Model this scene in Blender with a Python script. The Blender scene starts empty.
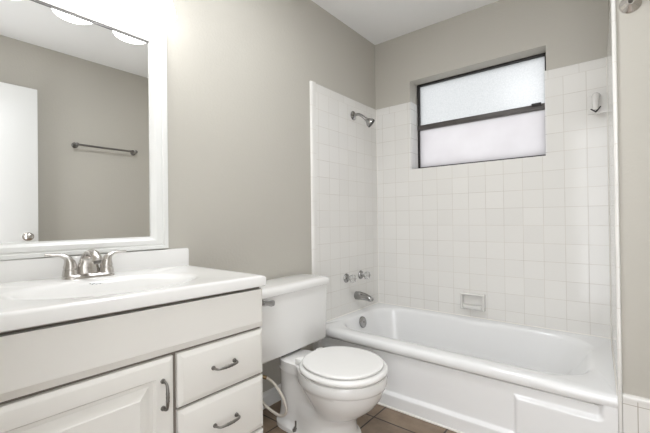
import bpy, bmesh, math, random
from math import pi, sin, cos, sqrt
from mathutils import Vector, Matrix
random.seed(7)
SC = bpy.context.scene
COL = SC.collection

# ------------------------------------------------------------------ camera
cam = bpy.data.cameras.new('camera')
cam.sensor_fit = 'HORIZONTAL'
cam.sensor_width = 36.0
cam.lens = 36.0 * 360.601 / 650.0
cam.clip_start = 0.02
co = bpy.data.objects.new('camera', cam)
COL.objects.link(co)
_r = Vector((0.77837984, 0.62768106, -0.01188767))
_u = Vector((0.01319824, 0.00257034, 0.9999096))
_f = Vector((-0.62765487, 0.77846636, 0.00628358))
co.matrix_world = Matrix(((_r.x, _u.x, -_f.x, 1.50034), (_r.y, _u.y, -_f.y, -2.53193),
                          (_r.z, _u.z, -_f.z, 1.02112), (0, 0, 0, 1)))
SC.camera = co

# ------------------------------------------------------------------ world, exposure
world = bpy.data.worlds.new('daylight')
SC.world = world
world.use_nodes = True
bg = world.node_tree.nodes['Background']
bg.inputs[0].default_value = (0.97, 0.98, 1.0, 1)
bg.inputs[1].default_value = 1.85
SC.view_settings.view_transform = 'Standard'
SC.view_settings.look = 'None'
SC.view_settings.gamma = 1.0
SC.view_settings.use_curve_mapping = False
SC.view_settings.exposure = 1.31
SHADE_EMIT = 3.4

# added fill lamp under the ceiling, out of view, to brighten tub and room
lamp = bpy.data.lights.new('added_fill_lamp', 'AREA')
lamp.shape = 'DISK'
lamp.size = 0.24
lamp.energy = 5.8
lamp.color = (0.94, 0.97, 1.0)
lo = bpy.data.objects.new('added_fill_lamp', lamp)
COL.objects.link(lo)
lo.location = (0.76, -1.58, 2.405)

# ------------------------------------------------------------------ dimensions (metres)
ROOM_W = 2.07
REAR = -2.60
CEIL = 2.422
ALC_B, ALC_F = 1.474, 1.4995          # tub alcove width at the back wall and at its mouth
ALC_Y = -0.80
T = 0.1095                           # tile pitch
TX0, TZ0, TY0 = 0.8319, 0.9653, -0.411
TILE_TOP = 1.897
TF = 0.010                           # tile face in front of the plaster
RIM = 0.345
WX0, WX1, WZ0, WZ1, WD = 0.300, 1.185, 1.382, 2.053, 0.13

# ------------------------------------------------------------------ materials
def srgb(r, g, b):
    f = lambda c: (c / 255 / 12.92) if c <= 10 else (((c / 255) + 0.055) / 1.055) ** 2.4
    return (f(r), f(g), f(b), 1)

def mat(name, color, rough=0.5, metal=0.0, coat=0.0):
    m = bpy.data.materials.new(name)
    m.use_nodes = True
    b = m.node_tree.nodes['Principled BSDF']
    b.inputs['Base Color'].default_value = color
    b.inputs['Roughness'].default_value = rough
    b.inputs['Metallic'].default_value = metal
    b.inputs['Coat Weight'].default_value = coat
    return m

def N(m, kind, **kw):
    n = m.node_tree.nodes.new(kind)
    for k, v in kw.items():
        setattr(n, k, v)
    return n

def L(m, a, b):
    m.node_tree.links.new(a, b)

def bump(m, height, strength=0.2, dist=0.002, normal_from=None):
    b = N(m, 'ShaderNodeBump')
    b.inputs['Strength'].default_value = strength
    b.inputs['Distance'].default_value = dist
    L(m, height, b.inputs['Height'])
    if normal_from is not None:
        L(m, normal_from, b.inputs['Normal'])
    L(m, b.outputs[0], m.node_tree.nodes['Principled BSDF'].inputs['Normal'])
    return b.outputs[0]

def noise(m, scale, detail=2.0, rough=0.5, coord='Object'):
    tc = N(m, 'ShaderNodeTexCoord')
    n = N(m, 'ShaderNodeTexNoise')
    n.inputs['Scale'].default_value = scale
    n.inputs['Detail'].default_value = detail
    n.inputs['Roughness'].default_value = rough
    L(m, tc.outputs[coord], n.inputs['Vector'])
    return n

def mix_color(m, fac, a, b):
    x = N(m, 'ShaderNodeMix', data_type='RGBA')
    x.inputs['A'].default_value = a
    x.inputs['B'].default_value = b
    L(m, fac, x.inputs['Factor'])
    return x.outputs['Result']

def varied(name, c1, c2, scale, rough=0.5, metal=0.0, bstr=0.0, bscale=200, coat=0.0, bdist=0.001):
    """principled surface with a slight procedural colour variation and optional grain"""
    m = mat(name, c1, rough, metal, coat)
    n = noise(m, scale, 3)
    L(m, mix_color(m, n.outputs[0], c1, c2), m.node_tree.nodes['Principled BSDF'].inputs['Base Color'])
    if bstr:
        n2 = noise(m, bscale, 2)
        bump(m, n2.outputs[0], bstr, bdist)
    return m

def wall_paint(name, c):
    c2 = tuple(x * 0.97 for x in c[:3]) + (1,)
    m = varied(name, c, c2, 3.0, 0.62)
    n2 = noise(m, 70, 3, 0.55)
    r = N(m, 'ShaderNodeValToRGB')
    r.color_ramp.elements[0].position = 0.42
    r.color_ramp.elements[1].position = 0.62
    L(m, n2.outputs[0], r.inputs[0])
    bump(m, r.outputs[0], 0.22, 0.0012)
    return m

M_WALL = wall_paint('greige_wall_paint', srgb(189, 185, 176))
M_CEIL = varied('ceiling_paint', srgb(243, 243, 242), srgb(240, 240, 239), 2, 0.8, bstr=0.15, bscale=90)
M_TRIM = varied('white_trim_paint', srgb(233, 233, 231), srgb(229, 229, 227), 4, 0.35)
M_DOOR = varied('white_door_paint', srgb(232, 232, 230), srgb(227, 227, 226), 2, 0.4)
M_CAB = varied('cabinet_paint', srgb(231, 229, 224), srgb(227, 225, 220), 3, 0.38, bstr=0.03, bscale=60)
M_CABIN = mat('cabinet_shadow_gap', srgb(120, 112, 104), 0.7)
M_MARBLE = varied('cultured_marble', srgb(234, 233, 231), srgb(231, 230, 228), 2, 0.18, coat=0.3)
M_PORC = varied('white_porcelain', srgb(236, 235, 233), srgb(233, 232, 230), 2, 0.12, coat=0.4)
M_SEAT = varied('white_toilet_seat_plastic', srgb(240, 239, 237), srgb(237, 236, 234), 2, 0.2)
M_TUB = varied('tub_enamel', srgb(240, 240, 240), srgb(237, 237, 237), 1.5, 0.16, coat=0.3)
M_CHROME = varied('chrome', (0.40, 0.395, 0.39, 1), (0.36, 0.355, 0.35, 1), 8, 0.10, 1.0)
M_NICKEL = varied('brushed_nickel', (0.66, 0.63, 0.60, 1), (0.58, 0.555, 0.53, 1), 30, 0.26, 1.0)
M_PEWTER = varied('antique_pewter', (0.34, 0.325, 0.305, 1), (0.15, 0.145, 0.135, 1), 60, 0.34, 1.0)
M_DARKNI = varied('dark_nickel', (0.24, 0.23, 0.22, 1), (0.20, 0.19, 0.18, 1), 20, 0.3, 1.0)
M_BRASS = varied('aged_brass', (0.28, 0.19, 0.10, 1), (0.14, 0.10, 0.06, 1), 60, 0.4, 1.0)
M_HOSE = varied('braided_hose', srgb(214, 206, 196), srgb(196, 188, 178), 150, 0.5, bstr=0.5, bscale=500)
M_BRONZE = varied('dark_bronze_aluminium', srgb(46, 42, 41), srgb(36, 33, 32), 20, 0.45, 0.3)
M_RAIL = varied('worn_bronze_rail', srgb(96, 91, 88), srgb(74, 70, 68), 14, 0.45, 0.2)
M_CAULK = varied('caulk', srgb(240, 238, 233), srgb(228, 224, 216), 30, 0.4)
M_CERAMIC = varied('glazed_ceramic', srgb(228, 226, 222), srgb(224, 222, 218), 6, 0.14, coat=0.3)
M_RUBBER = varied('dark_nozzle_rubber', srgb(52, 50, 50), srgb(40, 38, 38), 60, 0.6)
M_MIRROR = mat('mirror_silver', (0.90, 0.905, 0.90, 1), 0.0, 1.0)
M_LOGO = mat('grey_print', srgb(120, 120, 120), 0.5)

def shade_glass():
    m = mat('lit_frosted_glass', (0.9, 0.9, 0.88, 1), 0.35)
    b = m.node_tree.nodes['Principled BSDF']
    b.inputs['Emission Color'].default_value = (1.0, 0.992, 0.975, 1)
    b.inputs['Emission Strength'].default_value = SHADE_EMIT
    return m
M_SHADE = shade_glass()

def acrylic():
    m = mat('clear_acrylic', (0.93, 0.93, 0.91, 1), 0.06)
    b = m.node_tree.nodes['Principled BSDF']
    b.inputs['Transmission Weight'].default_value = 0.75
    b.inputs['IOR'].default_value = 1.49
    return m
M_ACRYL = acrylic()

def pane(name, tint, tint2, scale):
    """obscure glass that scatters the daylight coming from outside"""
    m = bpy.data.materials.new(name)
    m.use_nodes = True
    nt = m.node_tree
    nt.nodes.remove(nt.nodes['Principled BSDF'])
    out = nt.nodes['Material Output']
    tr = N(m, 'ShaderNodeBsdfTranslucent')
    gl = N(m, 'ShaderNodeBsdfGlossy')
    gl.inputs['Roughness'].default_value = 0.25
    mx = N(m, 'ShaderNodeMixShader')
    mx.inputs[0].default_value = 0.05
    n = noise(m, scale, 2, 0.6)
    rp = N(m, 'ShaderNodeValToRGB')
    rp.color_ramp.elements[0].position = 0.35
    rp.color_ramp.elements[1].position = 0.65
    rp.color_ramp.elements[0].color = tint
    rp.color_ramp.elements[1].color = tint2
    L(m, n.outputs[0], rp.inputs[0])
    L(m, rp.outputs[0], tr.inputs['Color'])
    bp_ = N(m, 'ShaderNodeBump')
    bp_.inputs['Strength'].default_value = 0.3
    bp_.inputs['Distance'].default_value = 0.002
    L(m, n.outputs[0], bp_.inputs['Height'])
    L(m, bp_.outputs[0], tr.inputs['Normal'])
    L(m, bp_.outputs[0], gl.inputs['Normal'])
    L(m, tr.outputs[0], mx.inputs[1])
    L(m, gl.outputs[0], mx.inputs[2])
    L(m, mx.outputs[0], out.inputs['Surface'])
    return m
M_PANE_UP = pane('pebbled_glass', (0.41, 0.416, 0.417, 1), (0.475, 0.478, 0.476, 1), 130)
M_PANE_LO = pane('frosted_glass', (0.448, 0.438, 0.441, 1), (0.468, 0.461, 0.463, 1), 6)

def tile_mat(name, ua, va, u0, v0, pu, pv, grout=0.0015, c=(232, 230, 226), g=(197, 192, 184), wavy=0.6):
    """glazed wall tile on a grid along two object axes"""
    m = mat(name, srgb(*c), 0.12)
    b = m.node_tree.nodes['Principled BSDF']
    b.inputs['Coat Weight'].default_value = 0.1
    tc = N(m, 'ShaderNodeTexCoord')
    sp = N(m, 'ShaderNodeSeparateXYZ')
    L(m, tc.outputs['Object'], sp.inputs[0])
    def mth(op, a, b_=None):
        n = N(m, 'ShaderNodeMath', operation=op)
        for i, v in enumerate((a, b_)):
            if v is None: continue
            if isinstance(v, (int, float)): n.inputs[i].default_value = v
            else: L(m, v, n.inputs[i])
        return n.outputs[0]
    ds, cells = [], []
    for ax, o, p in ((ua, u0, pu), (va, v0, pv)):
        if ax is None: continue
        s = mth('DIVIDE', mth('SUBTRACT', sp.outputs['XYZ'.index(ax)], o), p)
        fr = mth('FRACT', s)
        cells.append(mth('FLOOR', s))
        d = mth('MULTIPLY', mth('MINIMUM', fr, mth('SUBTRACT', 1.0, fr)), p)
        ds.append(d)
    d = ds[0] if len(ds) == 1 else mth('MINIMUM', ds[0], ds[1])
    mr = N(m, 'ShaderNodeMapRange', interpolation_type='SMOOTHSTEP')
    mr.inputs['From Min'].default_value = grout * 0.45
    mr.inputs['From Max'].default_value = grout * 1.15
    L(m, d, mr.inputs['Value'])
    # faint tile to tile tint, grout colour with patchy age
    wn = N(m, 'ShaderNodeTexWhiteNoise', noise_dimensions='2D')
    cb = N(m, 'ShaderNodeCombineXYZ')
    for i, cc in enumerate(cells): L(m, cc, cb.inputs[i])
    L(m, cb.outputs[0], wn.inputs['Vector'])
    tc1 = srgb(*c); tc2 = srgb(*[x - 4 for x in c])
    tcol = mix_color(m, wn.outputs['Value'], tc1, tc2)
    gn = noise(m, 4.0, 3)
    gr = N(m, 'ShaderNodeValToRGB')
    gr.color_ramp.elements[0].position = 0.38
    gr.color_ramp.elements[1].position = 0.62
    gr.color_ramp.elements[0].color = srgb(*g)
    gr.color_ramp.elements[1].color = srgb(*[min(x + 16, 226) for x in g])
    L(m, gn.outputs[0], gr.inputs[0])
    x = N(m, 'ShaderNodeMix', data_type='RGBA')
    L(m, mr.outputs[0], x.inputs['Factor'])
    L(m, gr.outputs[0], x.inputs['A'])
    L(m, tcol, x.inputs['B'])
    L(m, x.outputs['Result'], b.inputs['Base Color'])
    rr = N(m, 'ShaderNodeMapRange')
    rr.inputs['To Min'].default_value = 0.7
    rr.inputs['To Max'].default_value = 0.12
    L(m, mr.outputs[0], rr.inputs['Value'])
    L(m, rr.outputs[0], b.inputs['Roughness'])
    w = noise(m, 42, 2, 0.5)
    n1 = N(m, 'ShaderNodeBump')
    n1.inputs['Strength'].default_value = wavy
    n1.inputs['Distance'].default_value = 0.0009
    L(m, w.outputs[0], n1.inputs['Height'])
    bump(m, mr.outputs[0], 0.35, 0.0012, n1.outputs[0])
    return m
M_TILE_B = tile_mat('wall_tile_back', 'X', 'Z', TX0, TZ0, T, T)
M_TILE_L = tile_mat('wall_tile_side', 'Y', 'Z', TY0, TZ0, T, T)
M_CAP_B = tile_mat('bullnose_cap_back', 'X', None, 1.195, 0, 0.1525, 1)
M_CAP_L = tile_mat('bullnose_cap_side', 'Y', None, -0.76, 0, 0.1525, 1)
M_BULL = tile_mat('bullnose_edge', 'Z', None, 0.219, 0, 0.1525, 1, c=(232, 230, 226), g=(205, 200, 193))
M_WAINS = tile_mat('wainscot_tile', 'X', 'Z', 1.5535, RIM - 0.017, T, T, c=(231, 229, 225), g=(170, 162, 150))

def floor_tile():
    m = mat('brown_floor_tile', srgb(140, 124, 108), 0.42)
    b = m.node_tree.nodes['Principled BSDF']
    tc = N(m, 'ShaderNodeTexCoord')
    mp = N(m, 'ShaderNodeMapping')
    mp.inputs['Location'].default_value = (-0.520 + 0.335 * 8, 0.935 + 0.335 * 12, 0)
    L(m, tc.outputs['Object'], mp.inputs[0])
    br = N(m, 'ShaderNodeTexBrick', offset=0.0, squash=1.0)
    br.inputs['Scale'].default_value = 1
    br.inputs['Brick Width'].default_value = 0.335
    br.inputs['Row Height'].default_value = 0.335
    br.inputs['Mortar Size'].default_value = 0.0042
    br.inputs['Mortar Smooth'].default_value = 0.15
    L(m, mp.outputs[0], br.inputs['Vector'])
    n = noise(m, 6, 6, 0.65)
    r = N(m, 'ShaderNodeValToRGB')
    r.color_ramp.elements[0].position = 0.3
    r.color_ramp.elements[1].position = 0.72
    r.color_ramp.elements[0].color = srgb(112, 94, 77)
    r.color_ramp.elements[1].color = srgb(152, 133, 113)
    L(m, n.outputs[0], r.inputs[0])
    x = N(m, 'ShaderNodeMix', data_type='RGBA')
    L(m, br.outputs['Fac'], x.inputs['Factor'])
    L(m, r.outputs[0], x.inputs['A'])
    x.inputs['B'].default_value = srgb(54, 44, 36)
    L(m, x.outputs['Result'], b.inputs['Base Color'])
    iv = N(m, 'ShaderNodeMath', operation='SUBTRACT')
    iv.inputs[0].default_value = 1
    L(m, br.outputs['Fac'], iv.inputs[1])
    bump(m, iv.outputs[0], 0.5, 0.002)
    return m
M_FLOOR = floor_tile()

# ------------------------------------------------------------------ mesh helpers
WARP = None
class MB:
    """collects shapes (world coordinates) and links them as ONE mesh object"""
    def __init__(self):
        self.bm = bmesh.new()
    def box(self, x0, x1, y0, y1, z0, z1, bev=0.0, seg=2):
        bm = self.bm
        v = [bm.verts.new((x, y, z)) for x in (x0, x1) for y in (y0, y1) for z in (z0, z1)]
        fs = [(0, 1, 3, 2), (4, 6, 7, 5), (0, 4, 5, 1), (2, 3, 7, 6), (0, 2, 6, 4), (1, 5, 7, 3)]
        fs = [bm.faces.new([v[i] for i in f]) for f in fs]
        if bev:
            es = list({e for f in fs for e in f.edges})
            bmesh.ops.bevel(bm, geom=es, offset=bev, segments=seg, profile=0.5, affect='EDGES')
        return self
    def loft(self, rings, cap0=True, cap1=True, closed=True):
        bm = self.bm
        vs = [[bm.verts.new(p) for p in r] for r in rings]
        n = len(rings[0])
        for a, b in zip(vs, vs[1:]):
            for i in range(n if closed else n - 1):
                j = (i + 1) % n
                try: bm.faces.new((a[i], a[j], b[j], b[i]))
                except ValueError: pass
        if cap0: bm.faces.new(list(reversed(vs[0])))
        if cap1: bm.faces.new(vs[-1])
        return self
    def tube(self, pts, rad, n=14, ry=None, up=None):
        """sweep along pts; rad number or list; ry = second radius for an oval section"""
        P = [Vector(p) for p in pts]
        R = rad if isinstance(rad, (list, tuple)) else [rad] * len(P)
        RY = R if ry is None else (ry if isinstance(ry, (list, tuple)) else [ry] * len(P))
        t0 = (P[1] - P[0]).normalized()
        ref = Vector(up) if up else (Vector((0, 0, 1)) if abs(t0.z) < 0.9 else Vector((1, 0, 0)))
        u = (ref - t0 * ref.dot(t0)).normalized()
        rings = []
        for i, p in enumerate(P):
            t = (P[min(i + 1, len(P) - 1)] - P[max(i - 1, 0)]).normalized()
            u = (u - t * u.dot(t)).normalized()
            w = t.cross(u)
            rings.append([tuple(p + u * (R[i] * cos(a)) + w * (RY[i] * sin(a))) for a in [2 * pi * k / n for k in range(n)]])
        return self.loft(rings)
    def lathe(self, c, axis, prof, n=32, cap0=True, cap1=True):
        """prof: list of (distance along axis, radius)"""
        c = Vector(c); ax = Vector(axis).normalized()
        ref = Vector((0, 0, 1)) if abs(ax.z) < 0.9 else Vector((1, 0, 0))
        u = (ref - ax * ref.dot(ax)).normalized(); w = ax.cross(u)
        rings = [[tuple(c + ax * d + u * (r * cos(a)) + w * (r * sin(a))) for a in [2 * pi * k / n for k in range(n)]] for d, r in prof]
        return self.loft(rings, cap0, cap1)
    def build(self, name, m, parent=None, smooth=True, angle=40, recalc=True):
        bm = self.bm
        bmesh.ops.remove_doubles(bm, verts=bm.verts, dist=1e-6)
        if recalc: bmesh.ops.recalc_face_normals(bm, faces=bm.faces)
        me = bpy.data.meshes.new(name)
        o = bpy.data.objects.new(name, me)
        COL.objects.link(o)
        if WARP is not None:
            for v in bm.verts: v.co = WARP(v.co)
        off = Vector((0, 0, 0))
        q = parent
        while q is not None:
            off += q.location
            q = q.parent
        for v in bm.verts: v.co -= off
        if smooth:
            lim = math.radians(angle)
            for f in bm.faces: f.smooth = True
            for e in bm.edges:
                if len(e.link_faces) != 2 or e.calc_face_angle(0) > lim: e.smooth = False
        bm.to_mesh(me); bm.free()
        me.materials.append(m)
        if parent is not None: o.parent = parent
        return o

def catmull(pts, k=8):
    P = [Vector(p) for p in pts]
    out = []
    for i in range(len(P) - 1):
        a, b, c, d = P[max(i - 1, 0)], P[i], P[i + 1], P[min(i + 2, len(P) - 1)]
        for s in range(k):
            t = s / k
            out.append(tuple(0.5 * ((2 * b) + (c - a) * t + (2 * a - 5 * b + 4 * c - d) * t * t + (3 * b - a - 3 * c + d) * t ** 3)))
    out.append(tuple(P[-1]))
    return out

def lerp_list(vals, k=8):
    out = []
    for a, b in zip(vals, vals[1:]):
        out += [a + (b - a) * s / k for s in range(k)]
    return out + [vals[-1]]

def rrect(x0, x1, y0, y1, r, z, n=8):
    """rounded rectangle ring in the xy plane"""
    pts = []
    for cx, cy, a0 in ((x1 - r, y1 - r, 0), (x0 + r, y1 - r, pi / 2), (x0 + r, y0 + r, pi), (x1 - r, y0 + r, 1.5 * pi)):
        for k in range(n + 1):
            a = a0 + pi / 2 * k / n
            pts.append((cx + r * cos(a), cy + r * sin(a), z))
    return pts

def thing(name, label, cat, loc=(0, 0, 0), group=None):
    o = bpy.data.objects.new(name, None)
    COL.objects.link(o)
    o.location = loc
    o.empty_display_size = 0.05
    o['label'] = label; o['category'] = cat
    if group: o['group'] = group
    return o

def struct_empty(name, loc=(0, 0, 0)):
    o = bpy.data.objects.new(name, None)
    COL.objects.link(o)
    o.location = loc
    o['kind'] = 'structure'
    return o

def struct(mb, name, m, **kw):
    o = mb.build(name, m, None, **kw)
    o['kind'] = 'structure'
    return o

# ================================================================== THE ROOM
WT = 0.15
struct(MB().box(-WT, ROOM_W + WT, REAR - WT, WT, -0.1, 0.0), 'floor', M_FLOOR, smooth=False)
struct(MB().box(-WT, ROOM_W + WT, REAR - WT, WT, CEIL, CEIL + 0.1), 'ceiling', M_CEIL, smooth=False)
struct(MB().box(-WT, 0, REAR, 0, 0, CEIL), 'wall_left', M_WALL, smooth=False)
struct(MB().box(ROOM_W, ROOM_W + WT, REAR, 0, 0, CEIL), 'wall_right', M_WALL, smooth=False)
b = MB()
b.box(-WT, WX0, 0, WT, 0, CEIL).box(WX1, ROOM_W + WT, 0, WT, 0, CEIL)
b.box(WX0, WX1, 0, WT, 0, WZ0).box(WX0, WX1, 0, WT, WZ1, CEIL)
struct(b, 'wall_back', M_WALL, smooth=False)
# rear wall with the doorway the picture is taken from
DX0, DX1, DH = 1.16, 1.95, 2.05
b = MB()
b.box(-WT, DX0, REAR - 0.1, REAR, 0, CEIL).box(DX1, ROOM_W + WT, REAR - 0.1, REAR, 0, CEIL).box(DX0, DX1, REAR - 0.1, REAR, DH, CEIL)
struct(b, 'wall_rear', M_WALL, smooth=False)
# partition closing the right end of the tub alcove (its alcove side is slightly out of square)
b = MB()
pts = [(ALC_B + TF, 0), (ALC_F + TF, ALC_Y), (ROOM_W, ALC_Y), (ROOM_W, 0)]
b.loft([[(x, y, z) for x, y in pts] for z in (0, CEIL)])
struct(b, 'wall_partition', M_WALL, smooth=False)

# ------------------------------------------------------------------ tile surround
Z_LO = RIM - 0.012
CAP = TZ0 + 8 * T                     # lower edge of the bullnose cap course
b = MB()
b.box(0, WX0, -TF, 0, Z_LO, CAP)
b.box(WX1, ALC_B + TF, -TF, 0, Z_LO, CAP)
b.box(WX0, WX1, -TF, 0, Z_LO, WZ0)
tb = struct(b, 'trim_1', M_TILE_B, smooth=False)
# bullnose cap course on the back wall, rounded over at the top
def cap_profile(th, z0, z1, r=0.008, n=5):
    pr = [(0, z0), (-th, z0), (-th, z1 - r)]
    pr += [(-th + r - r * cos(pi / 2 * k / n), z1 - r + r * sin(pi / 2 * k / n)) for k in range(1, n + 1)]
    pr += [(0, z1)]
    return pr
b = MB()
for xa, xb in ((0, WX0), (WX1, ALC_B + TF)):
    b.loft([[(x, y, z) for y, z in cap_profile(TF, CAP, TILE_TOP)] for x in (xa, xb)])
struct(b, 'trim_2', M_CAP_B)
# left alcove wall
LY = -0.765                           # inner edge of the bullnose at the mouth of the alcove
struct(MB().box(0, TF, LY, -TF, Z_LO, CAP), 'trim_3', M_TILE_L, smooth=False)
b = MB()
b.loft([[(-y, yy, z) for y, z in cap_profile(TF, CAP, TILE_TOP)] for yy in (LY, -TF)])
struct(b, 'trim_4', M_CAP_L)
# rounded bullnose strip at the front edge of the left tile (runs down beside the tub)
pr = [(0, LY), (0.012, LY), (0.013, LY - 0.020)]
pr += [(0.013 - 0.013 * (1 - cos(pi / 2 * k / 6)), LY - 0.026 - 0.020 * sin(pi / 2 * k / 6)) for k in range(7)]
pr += [(0, LY - 0.046)]
b = MB()
b.loft([[(x, y, z) for x, y in pr] for z in (0.0, TILE_TOP - 0.01, TILE_TOP - 0.003, TILE_TOP)])
struct(b, 'trim_5', M_BULL)
# right alcove end: tile face on the partition
b = MB()
pts = [(ALC_B, -TF), (ALC_F, ALC_Y), (ALC_F + TF, ALC_Y), (ALC_B + TF, -TF)]
b.loft([[(x, y, z) for x, y in pts] for z in (Z_LO, TILE_TOP)])
struct(b, 'trim_6', M_CERAMIC, smooth=False)
# bullnose wrapping the partition's corner, full height
pr = []
for k in range(7):
    a = pi + pi / 2 * k / 6
    pr.append((ALC_F + 0.006 + 0.0085 * cos(a), ALC_Y - 0.002 + 0.010 * sin(a)))
pr += [(ALC_F + 0.0095, ALC_Y - 0.011), (ALC_F + 0.0115, ALC_Y - 0.008), (ALC_F + 0.0115, ALC_Y), (ALC_F, ALC_Y)]
b = MB()
b.loft([[(x, y, z) for x, y in pr] for z in (0, CEIL)])
struct(b, 'trim_7', M_BULL)
# wainscot on the partition's front with its cap
struct(MB().box(ALC_F + 0.012, ROOM_W, ALC_Y - TF, ALC_Y, 0, RIM), 'trim_8', M_WAINS, smooth=False)
b = MB()
b.loft([[(x, ALC_Y + y * 1.3, z) for y, z in cap_profile(TF, RIM, RIM + 0.018)] for x in (ALC_F + 0.012, ROOM_W)])
struct(b, 'trim_9', M_BULL)
# tiled jamb and sill of the window recess
b = MB()
b.box(WX0, WX0 + 0.008, -0.006, WD, WZ0, TILE_TOP)
b.box(WX1 - 0.008, WX1, -0.006, WD, WZ0, TILE_TOP)
struct(b, 'trim_10', tile_mat('jamb_tile', 'Y', 'Z', 0.062, TZ0, T, T, c=(233, 232, 230), g=(170, 168, 164)), smooth=False)
struct(MB().box(WX0 + 0.008, WX1 - 0.008, -0.008, WD, WZ0, WZ0 + 0.004), 'trim_11', M_CERAMIC, smooth=False)
# caulk in the two alcove corners
b = MB()
for x, s in ((TF, 1), (ALC_B, -1)):
    b.tube([(x, -TF, RIM), (x, -TF, TILE_TOP - 0.005)], 0.0042, 8)
for pts in ([(TF, -TF - 0.001, RIM), (ALC_B, -TF - 0.001, RIM)], [(ALC_B - 0.001, -TF, RIM), (ALC_F - 0.001, ALC_Y + 0.01, RIM)], [(TF + 0.001, -TF, RIM), (TF + 0.001, -0.79, RIM)]):
    b.tube(pts, 0.0045, 8)
struct(b, 'trim_12', M_CAULK)
# baseboard on the left wall between cabinet and tub
pr = [(0, 0), (0.013, 0), (0.013, 0.062), (0.010, 0.068), (0.010, 0.074), (0.006, 0.083), (0, 0.084)]
b = MB()
b.loft([[(x, y, z) for x, z in pr] for y in (-1.672, LY - 0.047)])
struct(b, 'baseboard_left', M_TRIM, angle=20)
b = MB()
b.loft([[(ROOM_W - x, y, z) for x, z in pr] for y in (REAR, ALC_Y - TF)])
struct(b, 'baseboard_right', M_TRIM, angle=20)

# ------------------------------------------------------------------ window
w = struct_empty('window_1', (0.735, WD, WZ0))
fx0, fx1, fz0, fz1 = WX0 + 0.008, WX1 - 0.008, WZ0 + 0.004, WZ1
FW = 0.013
b = MB()
b.box(fx0, fx0 + FW, WD - 0.02, WD + 0.03, fz0, fz1, 0.002)
b.box(fx1 - FW, fx1, WD - 0.02, WD + 0.03, fz0, fz1, 0.002)
b.box(fx0, fx1, WD - 0.02, WD + 0.03, fz1 - FW, fz1, 0.002)
b.box(fx0, fx1, WD - 0.02, WD + 0.03, fz0, fz0 + 0.024, 0.002)
b.build('window_frame', M_BRONZE, w)
MR0, MR1 = 1.697, 1.733
rail = MB().box(fx0 + 0.004, fx1 - 0.004, WD - 0.032, WD + 0.012, MR0, MR1, 0.003).build('meeting_rail', M_RAIL, w)
MB().box(1.09, 1.145, WD - 0.044, WD - 0.032, MR1 - 0.012, MR1 + 0.006, 0.003).build('sash_latch', M_BRONZE, rail)
MB().box(fx0 + 0.01, fx1 - 0.01, WD + 0.006, WD + 0.010, MR1 - 0.006, fz1 - 0.01).build('pane', M_PANE_UP, w, smooth=False)
MB().box(fx0 + 0.01, fx1 - 0.01, WD - 0.006, WD - 0.002, fz0 + 0.01, MR0 + 0.006).build('pane', M_PANE_LO, w, smooth=False)

# ------------------------------------------------------------------ open door along the right wall, doorway casing
d = struct_empty('door_1', (1.967, -2.54, 0))
lf = MB().box(1.950, 1.985, -2.535, -1.762, 0.012, 2.035, 0.002).build('door_leaf', M_DOOR, d)
k = MB()
k.lathe((1.950, -1.828, 0.915), (-1, 0, 0), [(0, 0.032), (0.006, 0.031), (0.010, 0.016), (0.030, 0.012), (0.036, 0.018), (0.046, 0.027), (0.058, 0.028), (0.066, 0.022), (0.070, 0.008)])
k.build('door_knob', M_NICKEL, lf)
b = MB()
for z in (0.25, 1.02, 1.80):
    b.tube([(1.993, -2.540, z - 0.045), (1.993, -2.540, z + 0.045)], 0.007, 10)
b.build('hinge', M_NICKEL, d)
b = MB()
b.box(DX0 - 0.06, DX0, REAR, REAR + 0.015, 0, DH + 0.06, 0.004)
b.box(DX1, DX1 + 0.06, REAR, REAR + 0.015, 0, DH + 0.06, 0.004)
b.box(DX0, DX1, REAR, REAR + 0.015, DH, DH + 0.06, 0.004)
struct(b, 'trim_13', M_TRIM)

# ================================================================== BATHTUB
tub = thing('bathtub', 'white enamelled alcove bathtub with a recessed apron under the window', 'bathtub', (0.74, -0.40, 0))
def skew(ring):
    return [(x * (1 + 0.0173 * min(1, max(0, -y / 0.8))) if x > 0.5 else x, y, z) for x, y, z in ring]
X0, X1 = 0.0115, 1.4725
FY = -0.806
NN = 10
R = [rrect(X0, X1, FY + 0.04, -0.0115, 0.004, 0.2965, NN),
     rrect(X0, X1, FY + 0.004, -0.0115, 0.004, 0.297, NN),
     rrect(X0, X1, FY, -0.0115, 0.004, 0.302, NN),
     rrect(X0, X1, FY - 0.002, -0.0115, 0.004, 0.322, NN),
     rrect(X0, X1, FY + 0.002, -0.0115, 0.004, 0.334, NN),
     rrect(X0, X1, FY + 0.008, -0.0115, 0.004, 0.341, NN),
     rrect(X0, X1, FY + 0.020, -0.0115, 0.004, RIM, NN),
     rrect(0.070, 1.405, -0.712, -0.062, 0.19, RIM - 0.003, NN),
     rrect(0.080, 1.395, -0.704, -0.070, 0.188, RIM - 0.007, NN),
     rrect(0.089, 1.382, -0.697, -0.077, 0.186, RIM - 0.018, NN),
     rrect(0.096, 1.368, -0.692, -0.083, 0.184, RIM - 0.038, NN),
     rrect(0.112, 1.325, -0.682, -0.095, 0.18, 0.24, NN),
     rrect(0.132, 1.265, -0.668, -0.112, 0.17, 0.15, NN),
     rrect(0.155, 1.205, -0.650, -0.130, 0.16, 0.09, NN),
     rrect(0.195, 1.150, -0.615, -0.165, 0.14, 0.062, NN),
     rrect(0.260, 1.080, -0.560, -0.220, 0.12, 0.054, NN)]
b = MB()
b.loft([skew(r) for r in R], cap0=False, cap1=True)
b.build('basin', M_TUB, tub, angle=60, recalc=True)
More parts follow.
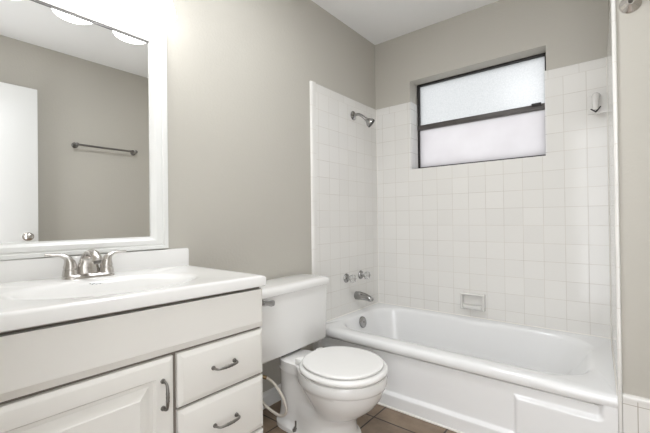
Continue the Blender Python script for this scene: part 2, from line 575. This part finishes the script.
# apron as a fine relief: an L shaped recess with soft edges
def sdbox(x, z, x0, x1, z0, z1, r):
    cx, cz = (x0 + x1) / 2, (z0 + z1) / 2
    qx, qz = abs(x - cx) - (x1 - x0) / 2 + r, abs(z - cz) - (z1 - z0) / 2 + r
    return sqrt(max(qx, 0) ** 2 + max(qz, 0) ** 2) + min(max(qx, qz), 0) - r
def sm(a, b_, x):
    t = min(1, max(0, (x - a) / (b_ - a)))
    return t * t * (3 - 2 * t)
b = MB()
nx, nz = 250, 100
xs = [0.0115 + (1.497 - 0.0115) * i / nx for i in range(nx + 1)]
zs = [0.0 + 0.302 * j / nz for j in range(nz + 1)]
grid = []
for z in zs:
    row = []
    for x in xs:
        dd = min(sdbox(x, z, 0.045, 1.157, 0.068, 0.40, 0.010), max(sdbox(x, z, 0.045, 1.457, 0.234, 0.40, 0.024), sdbox(x, z, 0.045, 1.457, 0.234, 0.30, 0.024) - 0.012))
        rec = 0.019 * (1 - sm(-0.015, 0.001, dd))
        if z > 0.2885: rec += 0.016 * (1 - sm(-0.022, -0.012, dd))   # shadow slot below the lip
        row.append(b.bm.verts.new((x, FY + rec, z)))
    grid.append(row)
for j in range(nz):
    for i in range(nx):
        b.bm.faces.new((grid[j][i], grid[j][i + 1], grid[j + 1][i + 1], grid[j + 1][i]))
b.box(0.0115, 1.497, FY + 0.038, FY + 0.045, 0.0, 0.297)
b.build('apron', M_TUB, tub, angle=60)
MB().tube([(0.03, FY - 0.001, 0.003), (1.494, FY - 0.001, 0.003)], 0.006, 8).build('caulk_bead', M_CAULK, tub)
ov = MB().lathe((0.104, -0.394, 0.292), (1, 0, 0.22), [(0, 0.040), (0.004, 0.040), (0.009, 0.037), (0.012, 0.024), (0.013, 0.004)]).build('overflow_plate', M_CHROME, tub)
MB().lathe((0.117, -0.394, 0.2945), (1, 0, 0.22), [(0, 0.006), (0.003, 0.005)], 12).build('screw', M_DARKNI, ov)
MB().lathe((0.33, -0.394, 0.0545), (0, 0, 1), [(0, 0.034), (0.003, 0.033), (0.004, 0.022), (0.007, 0.020), (0.008, 0.004)]).build('drain', M_CHROME, tub)

# ================================================================== TOILET
TC = -1.188
t = thing('toilet', 'white two-piece toilet with closed lid between the vanity and the tub', 'toilet', (0.30, TC, 0))
def egg_ring(x0, x1, wr, bc, ba, bb, z, n=40):
    """pedestal/bowl outline: a rear block of half width wr joined to an ellipse (centre bc, half axes ba, bb)"""
    top = []
    for i in range(n + 1):
        s = (1 - cos(pi * i / n)) / 2
        x = x0 + (x1 - x0) * s
        e = bb * sqrt(max(0, 1 - ((x - bc) / ba) ** 2)) if abs(x - bc) < ba else 0
        if x < bc:
            rr_ = 0.12
            ed = min(1, max(0, (x - x0) / rr_))
            blk = wr * (1 - (1 - ed) ** 2.6) ** (1 / 2.6)
        else:
            blk = wr * max(0, 1 - ((x - bc) / max(1e-6, x1 - bc)) ** 2) ** 0.5
        wv = (blk ** 3.2 + e ** 3.2) ** (1 / 3.2)
        top.append((x, wv))
    pts = [(x, TC + wv, z) for x, wv in top]
    pts += [(x, TC - wv, z) for x, wv in reversed(top[1:-1])]
    return pts
prof = [  # z, x0, x1, wr, bc, ba, bb
    (0.000, 0.130, 0.585, 0.114, 0.43, 0.155, 0.108),
    (0.018, 0.130, 0.585, 0.113, 0.43, 0.155, 0.107),
    (0.026, 0.138, 0.572, 0.102, 0.43, 0.142, 0.097),
    (0.050, 0.142, 0.566, 0.094, 0.43, 0.136, 0.090),
    (0.090, 0.145, 0.566, 0.090, 0.43, 0.136, 0.086),
    (0.120, 0.145, 0.578, 0.089, 0.435, 0.143, 0.089),
    (0.142, 0.145, 0.604, 0.088, 0.50, 0.104, 0.100),
    (0.165, 0.145, 0.638, 0.088, 0.516, 0.122, 0.120),
    (0.195, 0.145, 0.670, 0.088, 0.520, 0.150, 0.142),
    (0.230, 0.145, 0.693, 0.089, 0.517, 0.176, 0.161),
    (0.260, 0.143, 0.703, 0.091, 0.510, 0.193, 0.172),
    (0.273, 0.142, 0.706, 0.093, 0.505, 0.201, 0.175),
    (0.277, 0.138, 0.714, 0.094, 0.509, 0.205, 0.181),
    (0.287, 0.148, 0.717, 0.092, 0.511, 0.206, 0.184),
    (0.312, 0.144, 0.717, 0.097, 0.511, 0.206, 0.184),
    (0.323, 0.144, 0.713, 0.096, 0.510, 0.203, 0.181),
    (0.326, 0.154, 0.700, 0.088, 0.507, 0.193, 0.171)]
b = MB()
b.loft([egg_ring(x0, x1, wr, bc, ba, bb, z) for z, x0, x1, wr, bc, ba, bb in prof])
bowl = b.build('bowl', M_PORC, t, angle=50)
for s in (-1, 1):
    q = MB()
    q.lathe((0.305, TC + s * 0.102, 0.021), (0, 0, 1), [(-0.006, 0.016), (0.003, 0.016), (0.005, 0.010), (0.013, 0.010), (0.014, 0.004), (0.042, 0.004)], 12)
    q.build('floor_bolt', M_PEWTER, bowl)
# seat ring and lid
def ell(cx, a, bb, z, n=64, back=0.0):
    pts = []
    for k_ in range(n):
        an = 2 * pi * k_ / n
        c_, s_ = cos(an), sin(an)
        x = cx + a * (abs(c_) ** 0.94) * (1 if c_ > 0 else -1)
        y = TC + bb * (abs(s_) ** 0.94) * (1 if s_ > 0 else -1)
        pts.append((x, y, z))
    return pts
SX = 0.513
b = MB()
b.loft([ell(SX, 0.194, 0.180, 0.327), ell(SX, 0.202, 0.188, 0.331), ell(SX, 0.205, 0.191, 0.339), ell(SX, 0.203, 0.189, 0.3475), ell(SX, 0.196, 0.182, 0.3525), ell(SX, 0.176, 0.162, 0.354)])
b.build('seat', M_SEAT, t, angle=60)
LX = 0.511
b = MB()
b.loft([ell(LX, 0.176, 0.164, 0.3575), ell(LX, 0.186, 0.174, 0.3585), ell(LX, 0.188, 0.176, 0.363), ell(LX, 0.1865, 0.1745, 0.367), ell(LX, 0.182, 0.170, 0.3693), ell(LX, 0.170, 0.158, 0.3703), ell(LX, 0.10, 0.09, 0.3715)])
lid = b.build('lid', M_SEAT, t, angle=60)
for s in (-1, 1):
    MB().box(0.298, 0.336, TC + s * 0.075 - 0.022, TC + s * 0.075 + 0.022, 0.326, 0.358, 0.006).build('hinge', M_SEAT, t)
# tank
TY0_, TY1_ = -1.440, -0.905
b = MB()
def tank_ring(z, ins, r=0.03):
    return rrect(0.018 + ins * 0.4, 0.212 - ins * 0.7, TY0_ + ins, TY1_ - ins, r, z, 8)
b.loft([tank_ring(0.336, 0.034), tank_ring(0.3375, 0.023), tank_ring(0.343, 0.013), tank_ring(0.354, 0.007), tank_ring(0.50, 0.004), tank_ring(0.650, 0.0)])
tank = b.build('tank', M_PORC, t, angle=50)
b = MB()
def tl(z, g, r=0.032):
    return rrect(0.012 - g * 0.2, 0.222 + g, TY0_ - 0.010 - g, TY1_ + 0.010 + g, r, z, 8)
b.loft([tl(0.650, -0.004), tl(0.652, 0.0), tl(0.670, 0.003), tl(0.679, 0.001), tl(0.686, -0.006), tl(0.690, -0.018), tl(0.692, -0.04)])
b.build('tank_lid', M_PORC, t, angle=50)
MB().box(0.085, 0.185, TC - 0.07, TC + 0.07, 0.3265, 0.338, 0.004).build('tank_gasket', M_RUBBER, t)
for s in (-1, 1):
    MB().lathe((0.165, -1.172 + s * 0.115, 0.3265), (0, 0, 1), [(0, 0.013), (0.011, 0.013)], 8).build('tank_bolt', M_BRASS, t)
lv = MB()
lv.lathe((0.2095, -1.4165, 0.633), (1, 0, 0), [(0, 0.017), (0.006, 0.017), (0.010, 0.012), (0.018, 0.011), (0.020, 0.010), (0.026, 0.010), (0.028, 0.006)], 20)
lv.tube([(0.232, -1.4165, 0.633), (0.233, -1.39, 0.629), (0.233, -1.368, 0.625), (0.232, -1.352, 0.623)], [0.012, 0.011, 0.015, 0.013], 12, ry=[0.007, 0.006, 0.008, 0.006])
lv.build('flush_lever', M_CHROME, t)

# supply line: stop valve on the wall behind the cabinet end, looped hose up to the tank
sl = thing('supply_line', 'pale braided water supply hose looping beside the toilet base', 'hose', (0.05, -1.36, 0.2))
hp = catmull([(0.120, -1.385, 0.256), (0.130, -1.360, 0.256), (0.152, -1.336, 0.245), (0.195, -1.320, 0.218), (0.240, -1.315, 0.175), (0.262, -1.312, 0.132), (0.266, -1.312, 0.108), (0.255, -1.314, 0.086), (0.228, -1.318, 0.075), (0.190, -1.326, 0.084),
              (0.150, -1.345, 0.115), (0.120, -1.385, 0.19), (0.11, -1.40, 0.27), (0.11, -1.40, 0.3152)], 10)
MB().tube(hp, 0.0068, 12).build('hose', M_HOSE, sl)
b = MB()
b.tube([(0.132, -1.358, 0.2555), (0.154, -1.335, 0.2440)], 0.0098, 8)
b.build('hose_nut', M_BRASS, sl)
b = MB()
b.lathe((0.0, -1.385, 0.252), (1, 0, 0), [(0.0, 0.024), (0.004, 0.022), (0.006, 0.009), (0.095, 0.009), (0.097, 0.014), (0.128, 0.014), (0.130, 0.008)], 16)
b.build('stop_valve', M_BRASS, sl)
MB().lathe((0.11, -1.40, 0.3145), (0, 0, 1), [(0, 0.015), (0.0215, 0.017)], 8).build('tank_nut', M_SEAT, sl)

# ================================================================== VANITY
# the old cabinet stands out of level: its far end is about 1 degree higher
WARP = lambda c: Vector((c.x, c.y, c.z + 0.018 * (-1.672 - c.y) * min(1, c.z / 0.8)))
VY0, VY1 = -2.475, -1.673             # cabinet's far (left) and near-tub ends
CF = 0.503                            # carcass front
VF = 0.522                            # face of doors and drawers
van = thing('vanity_cabinet', 'white painted bathroom vanity cabinet with pewter pulls', 'cabinet', (0.25, -2.07, 0))
b = MB()
for q in ((0.002, 0.014, VY0, VY1, 0.09, 0.784), (CF - 0.018, CF, VY0, VY1, 0.09, 0.784), (0.014, CF - 0.018, VY0, VY0 + 0.016, 0.09, 0.784), (0.014, CF - 0.018, VY1 - 0.016, VY1, 0.09, 0.784), (0.014, CF - 0.018, VY0 + 0.016, VY1 - 0.016, 0.09, 0.106)):
    b.box(*q)
b.box(0.002, 0.43, VY0, VY1, 0.0, 0.09)
b.build('carcass', M_CAB, van, smooth=False)
b = MB()   # dark sheet behind the fronts, the gaps' shade put into its colour
b.box(CF, CF + 0.0015, VY0 + 0.01, VY1 - 0.004, 0.10, 0.7835)
b.build('gap_shade', M_CABIN, van, smooth=False)
def front(y0, y1, z0, z1, edge=0.016, drop=0.008, th=None):
    """slab front with a raised field and sloping edges"""
    mb = MB()
    def rg(i, x): return [(x, y0 + i, z0 + i), (x, y1 - i, z0 + i), (x, y1 - i, z1 - i), (x, y0 + i, z1 - i)]
    mb.loft([rg(0, CF + 0.0015), rg(0, VF - drop), rg(0.002, VF - drop + 0.0018), rg(edge - 0.002, VF - 0.0008), rg(edge + 0.001, VF)])
    return mb
# false front above door and drawers, with a bevelled lower edge
mb = MB()
pr = [(CF + 0.0015, 0.776), (VF, 0.776), (VF, 0.662), (VF - 0.009, 0.642), (CF + 0.0015, 0.642)]
mb.loft([[(x, y, z) for x, z in pr] for y in (VY0, VY1 - 0.008)])
mb.loft([[(CF + 0.0015, VY1 - 0.008, 0.776), (VF, VY1 - 0.008, 0.776), (VF, VY1 - 0.008, 0.662), (VF - 0.009, VY1 - 0.008, 0.642), (CF + 0.0015, VY1 - 0.008, 0.642)],
         [(CF + 0.0015, VY1, 0.776), (VF - 0.006, VY1, 0.776), (VF - 0.006, VY1, 0.655), (VF - 0.009, VY1, 0.642), (CF + 0.0015, VY1, 0.642)]])
mb.build('false_front', M_CAB, van, smooth=False)

def pull(parent, p0, p1, out=0.026):
    """bow pull between two posts p0, p1 (y, z) with a ringed middle"""
    (y0, z0), (y1, z1) = p0, p1
    V = lambda s, x: (x, y0 + (y1 - y0) * s, z0 + (z1 - z0) * s)
    mb = MB()
    path = catmull([V(0, VF - 0.001), V(-0.01, VF + 0.012), V(0.05, VF + out * 0.86), V(0.2, VF + out), V(0.5, VF + out * 1.06), V(0.8, VF + out), V(0.95, VF + out * 0.86), V(1.01, VF + 0.012), V(1, VF - 0.001)], 6)
    n = len(path)
    rad = []
    for i in range(n):
        s = i / (n - 1)
        r = 0.0034 + 0.0014 * math.exp(-((s - 0.5) / 0.16) ** 2)
        if s < 0.05 or s > 0.95: r = 0.0052
        rad.append(r)
    mb.tube(path, rad, 10)
    for s in (0.36, 0.5, 0.64):
        c0 = Vector(V(s, VF + out * 1.05)); ax = (Vector(V(1, 0)) - Vector(V(0, 0))).normalized()
        mb.lathe(c0 - ax * 0.0022, ax, [(0, 0.0045), (0.0012, 0.0052), (0.0032, 0.0052), (0.0044, 0.0045)], 10)
    for s in (0, 1):
        mb.lathe(V(s, VF - 0.001), (1, 0, 0), [(0, 0.0068), (0.004, 0.0068), (0.007, 0.0055)], 12)
    return mb.build('handle', M_PEWTER, parent)
YD = -1.9935
o = front(YD, VY1 - 0.001, 0.479, 0.634).build('drawer', M_CAB, van, angle=15)
pull(o, (-1.880, 0.560), (-1.801, 0.560))
o = front(YD, VY1 - 0.001, 0.288, 0.471).build('drawer', M_CAB, van, angle=15)
pull(o, (-1.876, 0.381), (-1.795, 0.381))
o = front(YD, VY1 - 0.001, 0.110, 0.280).build('drawer', M_CAB, van, angle=15)
pull(o, (-1.876, 0.192), (-1.795, 0.192))
# door with raised panel
DY0, DY1, DZ0, DZ1 = VY0 + 0.001, -2.0075, 0.110, 0.634
mb = MB()
def dr(i, x): return [(x, DY0 + i, DZ0 + i), (x, DY1 - i, DZ0 + i), (x, DY1 - i, DZ1 - i), (x, DY0 + i, DZ1 - i)]
mb.loft([dr(0, CF + 0.0015), dr(0, VF - 0.006), dr(0.002, VF - 0.004), dr(0.010, VF - 0.0008), dr(0.013, VF),
         dr(0.050, VF), dr(0.056, VF - 0.009), dr(0.068, VF - 0.0095)])
door = mb.build('door', M_CAB, van, angle=15)
mb = MB()
mb.loft([dr(0.066, VF - 0.0096), dr(0.068, VF - 0.0085), dr(0.090, VF - 0.0025), dr(0.093, VF - 0.0005), dr(0.096, VF)], cap0=False)
mb.build('raised_panel', M_CAB, door, angle=15)
pull(door, (-2.040, 0.500), (-2.040, 0.574))

# ------------------------------------------------------------------ vanity top with moulded oval basin
top = thing('countertop', 'white moulded countertop with an oval basin on the vanity', 'countertop', (0.26, -2.07, 0.785))
TY_0, TY_1, TXF, TZ = -2.485, -1.665, 0.529, 0.823
BX, BY, BA, BB, BD = 0.300, -2.075, 0.160, 0.250, 0.125   # basin centre, half sizes (x, y), depth
mb = MB()
bm = mb.bm
# concentric loft from the outer rim of the slab to the basin's bottom
NA = 96
def outer_pt(a, ins=0.0):
    # ray from the basin centre to the slab's rectangle
    cx, cy = cos(a), sin(a)
    x0, x1, y0, y1 = 0.001 + 0, TXF - ins, TY_0 + ins, TY_1 - ins
    tt = 1e9
    if cx > 1e-9: tt = min(tt, (x1 - BX) / cx)
    if cx < -1e-9: tt = min(tt, (x0 - BX) / cx)
    if cy > 1e-9: tt = min(tt, (y1 - BY) / cy)
    if cy < -1e-9: tt = min(tt, (y0 - BY) / cy)
    return BX + cx * tt, BY + cy * tt
angs = set(2 * pi * k_ / NA for k_ in range(NA))
for x in (0.001, TXF):
    for y in (TY_0, TY_1):
        angs.add(math.atan2(y - BY, x - BX) % (2 * pi))
angs = sorted(angs)
rings = []
def oring(ins, z): return [outer_pt(a, ins) + (z,) for a in angs]
def bring(f, z):
    out = []
    for a in angs:
        r = 1 / sqrt((cos(a) / BA) ** 2 + (sin(a) / BB) ** 2)
        out.append((BX + cos(a) * r * f, BY + sin(a) * r * f, z))
    return out
rings = [oring(0.004, 0.785), oring(0.0, 0.788), oring(0.0, 0.815), oring(0.003, 0.8205), oring(0.009, TZ), oring(0.024, TZ - 0.0005)]
rings += [bring(1.10, TZ - 0.001), bring(1.03, TZ - 0.003), bring(0.98, TZ - 0.008), bring(0.93, TZ - 0.018), bring(0.86, TZ - 0.040), bring(0.74, TZ - 0.072),
          bring(0.56, TZ - 0.100), bring(0.35, TZ - 0.117), bring(0.15, TZ - BD)]
mb.loft(rings, cap0=False, cap1=True)
mb.build('slab', M_MARBLE, top, angle=50)
_w, WARP = WARP, None
b = MB()
rg = []
for y, zb_, zt_ in ((TY_0, TZ + 0.0125, 0.9050), (TY_1 - 0.004, TZ - 0.003, 0.8990), (TY_1 - 0.001, TZ - 0.003, 0.8975), (TY_1, TZ - 0.003, 0.894)):
    rg.append([(0.001, y, zb_), (0.021, y, zb_), (0.021, y, zt_ - 0.004), (0.0195, y, zt_ - 0.001), (0.017, y, zt_), (0.001, y, zt_)])
b.loft(rg)
b.build('backsplash', M_MARBLE, top)
WARP = _w
MB().lathe((BX, BY, TZ - BD - 0.001), (0, 0, 1), [(0, 0.024), (0.005, 0.023), (0.006, 0.012), (0.009, 0.010)], 24).build('drain', M_CHROME, top)
# small worn grey maker's mark moulded on the basin's back slope (illegible)
b = MB()
for i in range(7):
    y = -2.095 + i * 0.0058
    b.box(0.1465, 0.1500 + 0.0014 * (i % 2), y, y + 0.0042, 0.8040, 0.8098 - 0.0016 * (i % 2))
b.build('maker_mark', M_LOGO, top, smooth=False)

# ------------------------------------------------------------------ faucet
_w = WARP
WARP = lambda c: _w(Vector((c.x, c.y, TZ + (c.z - TZ) * 0.92)))
fa = thing('sink_faucet', 'brushed nickel two-lever faucet at the back of the basin', 'faucet', (0.075, -2.072, TZ))
FYc = -2.072
b = MB()
b.loft([rrect(0.044, 0.106, FYc - 0.079, FYc + 0.079, 0.028, TZ - 0.001), rrect(0.044, 0.106, FYc - 0.079, FYc + 0.079, 0.028, TZ + 0.004),
        rrect(0.049, 0.101, FYc - 0.074, FYc + 0.074, 0.024, TZ + 0.012), rrect(0.052, 0.098, FYc - 0.071, FYc + 0.071, 0.022, TZ + 0.014)])
b.build('base_plate', M_NICKEL, fa)
for s in (-1, 1):
    cy = FYc + s * 0.055
    b = MB()
    b.lathe((0.074, cy, TZ + 0.010), (0, 0, 1), [(0, 0.024), (0.004, 0.0235), (0.022, 0.021), (0.023, 0.019), (0.026, 0.019), (0.027, 0.0205), (0.034, 0.020)], 24)
    b.build('valve_body', M_NICKEL, fa)
    lvp = catmull([(0.074, cy, TZ + 0.042), (0.074, cy + s * 0.002, TZ + 0.060), (0.073, cy + s * 0.010, TZ + 0.076), (0.071, cy + s * 0.028, TZ + 0.085), (0.069, cy + s * 0.050, TZ + 0.087), (0.067, cy + s * 0.068, TZ + 0.089)], 6)
    b = MB()
    rr1 = lerp_list([0.020, 0.016, 0.0105, 0.0065, 0.005, 0.004], 6)
    rr2 = lerp_list([0.020, 0.017, 0.0135, 0.0105, 0.0105, 0.008], 6)
    b.tube(lvp, rr2, 16, ry=rr1, up=(1, 0, 0))
    b.build('lever', M_NICKEL, fa)
b = MB()
sp = catmull([(0.066, FYc, TZ + 0.010), (0.064, FYc, TZ + 0.040), (0.070, FYc, TZ + 0.070), (0.090, FYc, TZ + 0.090), (0.118, FYc, TZ + 0.090), (0.143, FYc, TZ + 0.078), (0.152, FYc, TZ + 0.062)], 8)
b.tube(sp, lerp_list([0.038, 0.033, 0.024, 0.0185, 0.0165, 0.0155, 0.0145], 8), 20, ry=lerp_list([0.024, 0.019, 0.0145, 0.0125, 0.0125, 0.0125, 0.013], 8), up=(0, 1, 0))
so = b.build('spout', M_NICKEL, fa)
MB().lathe((0.152, FYc, TZ + 0.062), (0.4, 0, -0.9), [(-0.002, 0.0115), (0.006, 0.0115), (0.007, 0.009)], 16).build('aerator', M_DARKNI, so)
MB().tube([(0.046, FYc, TZ + 0.012), (0.042, FYc, TZ + 0.062), (0.042, FYc, TZ + 0.068)], [0.0025, 0.0025, 0.005], 10).build('lift_rod', M_NICKEL, fa)

WARP = None
# ================================================================== WALL MIRROR
mi = thing('wall_mirror', 'white framed wall mirror above the sink', 'mirror', (0.0, -2.075, 0.905))
MY0, MY1, MZ0, MZ1, FWm = -2.395, -1.757, 0.9043, 1.832, 0.071
mb = MB()
def mr(i, x): return [(x, MY0 + i, MZ0 + 0.74 * i), (x, MY1 - i, MZ0 + 0.74 * i), (x, MY1 - i, MZ1 - i), (x, MY0 + i, MZ1 - i)]
mb.loft([mr(0, 0.001), mr(0, 0.020), mr(0.003, 0.023), mr(0.018, 0.024), mr(0.022, 0.020), mr(0.026, 0.020), mr(0.030, 0.023), mr(0.050, 0.022), mr(0.064, 0.015), mr(0.070, 0.014), mr(FWm, 0.011), mr(FWm, 0.004)], cap0=False, cap1=False)
mb.build('frame', M_TRIM, mi, angle=18)
MB().box(0.002, 0.0075, MY0 + 0.06, MY1 - 0.06, MZ0 + 0.042, MZ1 - 0.06).build('mirror_glass', M_MIRROR, mi, smooth=False)

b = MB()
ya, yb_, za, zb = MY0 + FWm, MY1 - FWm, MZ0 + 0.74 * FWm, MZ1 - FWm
b.box(0.0078, 0.0108, ya, yb_, zb - 0.007, zb)  # dark strip painted as the frame's shade line along the glass top
b.build('frame_shade_strip', mat('frame_shade_grey', srgb(92, 91, 90), 0.5), mi, smooth=False)

# ================================================================== VANITY LIGHT
vl = thing('vanity_light', 'lit three-shade vanity light bar above the mirror', 'light fixture', (0.0, -2.06, 1.9))
b = MB()
b.box(0.001, 0.022, -2.375, -1.745, 1.865, 1.985, 0.008, 3)
b.build('back_plate', M_NICKEL, vl)
for cy in (-1.850, -2.060, -2.270):
    b = MB()
    b.tube(catmull([(0.02, cy, 1.935), (0.05, cy, 1.965), (0.09, cy, 1.985), (0.108, cy, 1.965), (0.108, cy, 1.945)], 6), 0.008, 10)
    b.lathe((0.108, cy, 1.935), (0, 0, 1), [(0, 0.030), (0.016, 0.030), (0.020, 0.012)], 20)
    arm = b.build('arm', M_NICKEL, vl)
    b = MB()
    b.lathe((0.108, cy, 0), (0, 0, 1), [(1.802, 0.050), (1.8025, 0.058), (1.808, 0.067), (1.819, 0.073), (1.834, 0.0755), (1.850, 0.074), (1.880, 0.066), (1.910, 0.055), (1.930, 0.044), (1.940, 0.030)], 40, cap0=True, cap1=True)
    b.build('glass_shade', M_SHADE, vl, angle=70)

# ================================================================== TUB FITTINGS
sh = thing('shower_head', 'chrome shower head on a bent arm above the tub spout', 'shower head', (TF, -0.340, 1.775))
b = MB()
b.lathe((TF, -0.340, 1.775), (1, 0, 0), [(0, 0.034), (0.004, 0.033), (0.010, 0.022), (0.014, 0.012)], 24)
b.build('flange', M_CHROME, sh)
ap = catmull([(TF, -0.340, 1.775), (0.045, -0.338, 1.778), (0.072, -0.334, 1.768), (0.106, -0.322, 1.738)], 6)
MB().tube(ap, 0.0105, 12).build('arm', M_CHROME, sh)
ax = Vector((0.62, 0.34, -0.62)).normalized()
p0 = Vector((0.103, -0.324, 1.741))
b = MB()
b.lathe(p0, ax, [(0, 0.012), (0.010, 0.014), (0.016, 0.014), (0.020, 0.017), (0.040, 0.031), (0.050, 0.034), (0.060, 0.034)], 28)
hd = b.build('head', M_CHROME, sh)
b = MB()
b.lathe(p0 + ax * 0.0602, ax, [(0, 0.033), (0.003, 0.031), (0.004, 0.012)], 28)
b.build('spray_face', M_RUBBER, hd)

for cy, lab in ((-0.452, 'clear acrylic tub valve handle on chrome, farther from the window corner'), (-0.268, 'clear acrylic tub valve handle on chrome, nearest the tile corner')):
    h = thing('tub_valve_handle', lab, 'faucet handle', (TF, cy, 0.600), 'tub valve handles')
    b = MB()
    b.lathe((TF, cy, 0.600), (1, 0, 0), [(0, 0.033), (0.005, 0.032), (0.013, 0.024), (0.018, 0.015), (0.036, 0.013), (0.038, 0.010)], 24)
    b.build('escutcheon', M_CHROME, h)
    b = MB()
    rings = []
    for dx, r in ((0.036, 0.013), (0.040, 0.021), (0.046, 0.0265), (0.062, 0.0275), (0.070, 0.024), (0.073, 0.015)):
        rings.append([(TF + dx, cy + r * (1 + 0.09 * cos(6 * a)) * cos(a), 0.600 + r * (1 + 0.09 * cos(6 * a)) * sin(a)) for a in [2 * pi * q / 48 for q in range(48)]])
    b.loft(rings)
    kn = b.build('knob', M_ACRYL, h, angle=30)
    MB().lathe((TF + 0.0735, cy, 0.600), (1, 0, 0), [(0, 0.011), (0.003, 0.010), (0.004, 0.004)], 16).build('button', M_CHROME, kn)

s = thing('tub_spout', 'chrome tub spout over the drain end of the bathtub', 'spout', (TF, -0.330, 0.455))
b = MB()
spp = catmull([(TF, -0.330, 0.457), (0.035, -0.330, 0.459), (0.075, -0.330, 0.457), (0.112, -0.330, 0.451), (0.134, -0.330, 0.442), (0.141, -0.330, 0.432)], 6)
b.tube(spp, lerp_list([0.031, 0.031, 0.027, 0.022, 0.019, 0.016], 6), 20, ry=lerp_list([0.029, 0.029, 0.026, 0.023, 0.021, 0.019], 6))
so = b.build('spout_body', M_CHROME, s)
MB().lathe((0.139, -0.330, 0.4325), (0.3, 0, -0.95), [(0.0, 0.013), (0.003, 0.011)], 14).build('spout_mouth', M_RUBBER, so)

# recessed ceramic soap dish on the back wall
sd = thing('soap_dish', 'white ceramic soap dish set in the tile above the tub', 'soap dish', (0.745, -TF, 0.45))
b = MB()
def sq(i, y, dz=0): return [(0.667 + i, y, 0.399 + i + dz), (0.822 - i, y, 0.399 + i + dz), (0.822 - i, y, 0.508 - i + dz), (0.667 + i, y, 0.508 - i + dz)]
yb = -TF
b.loft([sq(0, yb - 0.0005), sq(0.0, yb - 0.020), sq(0.002, yb - 0.032), sq(0.006, yb - 0.037), sq(0.010, yb - 0.036), sq(0.014, yb - 0.028), sq(0.016, yb - 0.002)], cap0=False)
b.build('frame', M_CERAMIC, sd, angle=50)
b = MB()
# projecting tray with a rounded lip along the bottom
def tr(z, g): 
    pts = []
    for i in range(25):
        u = i / 24
        x = 0.680 + 0.129 * u
        pts.append((x, yb - 0.024 - (0.034 + g) * (sin(pi * u) ** 0.45), z))
    return pts + [(0.809, yb - 0.001, z), (0.680, yb - 0.001, z)]
b.loft([tr(0.408, -0.012), tr(0.411, -0.004), tr(0.418, 0.0), tr(0.427, 0.001), tr(0.431, -0.003), tr(0.432, -0.009)])
b.build('tray', M_CERAMIC, sd, angle=50)

# ceramic hook high on the back wall at the right
hk = thing('ceramic_hook', 'white ceramic wall hook in the tile right of the window', 'hook', (1.425, -TF, 1.645))
b = MB()
def hq(i, y): return [(1.384 + i, y, 1.588 + i), (1.474 - i, y, 1.588 + i), (1.474 - i, y, 1.694 - i), (1.384 + i, y, 1.694 - i)]
b.loft([hq(0, -TF - 0.0005), hq(0, -TF - 0.002), hq(0.003, -TF - 0.004), hq(0.010, -TF - 0.005)], cap0=False)
b.build('plate', M_CERAMIC, hk, angle=25)
b = MB()
b.tube(catmull([(1.424, -TF - 0.010, 1.684), (1.423, -TF - 0.030, 1.680), (1.421, -TF - 0.044, 1.652), (1.422, -TF - 0.050, 1.600)], 6), lerp_list([0.021, 0.018, 0.016, 0.014], 6), 14)
arm = b.build('post', M_CERAMIC, hk)
b = MB()
b.tube([(1.401, -TF - 0.052, 1.608), (1.412, -TF - 0.057, 1.598), (1.4225, -TF - 0.060, 1.588), (1.433, -TF - 0.057, 1.599), (1.444, -TF - 0.050, 1.616)], [0.003, 0.004, 0.005, 0.004, 0.003], 8)
b.build('prong', M_RUBBER, hk)

# nickel hook on the partition's front
rh = thing('robe_hook', 'round brushed nickel robe hook on the beige partition, top right', 'hook', (1.5525, ALC_Y, 1.794))
b = MB()
c = (1.5525, ALC_Y, 1.794)
b.lathe(c, (0, -1, 0), [(0, 0.033), (0.003, 0.033), (0.006, 0.030), (0.016, 0.014), (0.020, 0.010)], 32)
b.build('flange', M_NICKEL, rh)
b = MB()
b.tube(catmull([(1.5525, ALC_Y - 0.016, 1.794), (1.5525, ALC_Y - 0.035, 1.815), (1.5525, ALC_Y - 0.050, 1.828), (1.5525, ALC_Y - 0.054, 1.846)], 5), lerp_list([0.008, 0.007, 0.007, 0.009], 5), 12)
b.build('prong', M_DARKNI, rh)

# towel bar on the right wall (seen in the mirror)
tw = thing('towel_bar', 'dark metal towel bar on the opposite wall seen in the mirror', 'towel bar', (ROOM_W, -1.25, 1.668))
for cy in (-1.485, -1.012):
    b = MB()
    b.lathe((ROOM_W, cy, 1.668), (-1, 0, 0), [(0, 0.025), (0.004, 0.025), (0.010, 0.015), (0.045, 0.011), (0.048, 0.015), (0.066, 0.015), (0.070, 0.008)], 20)
    b.build('post', M_DARKNI, tw)
MB().tube([(ROOM_W - 0.057, -1.495, 1.668), (ROOM_W - 0.057, -1.002, 1.668)], 0.0085, 12).build('bar', M_DARKNI, tw)
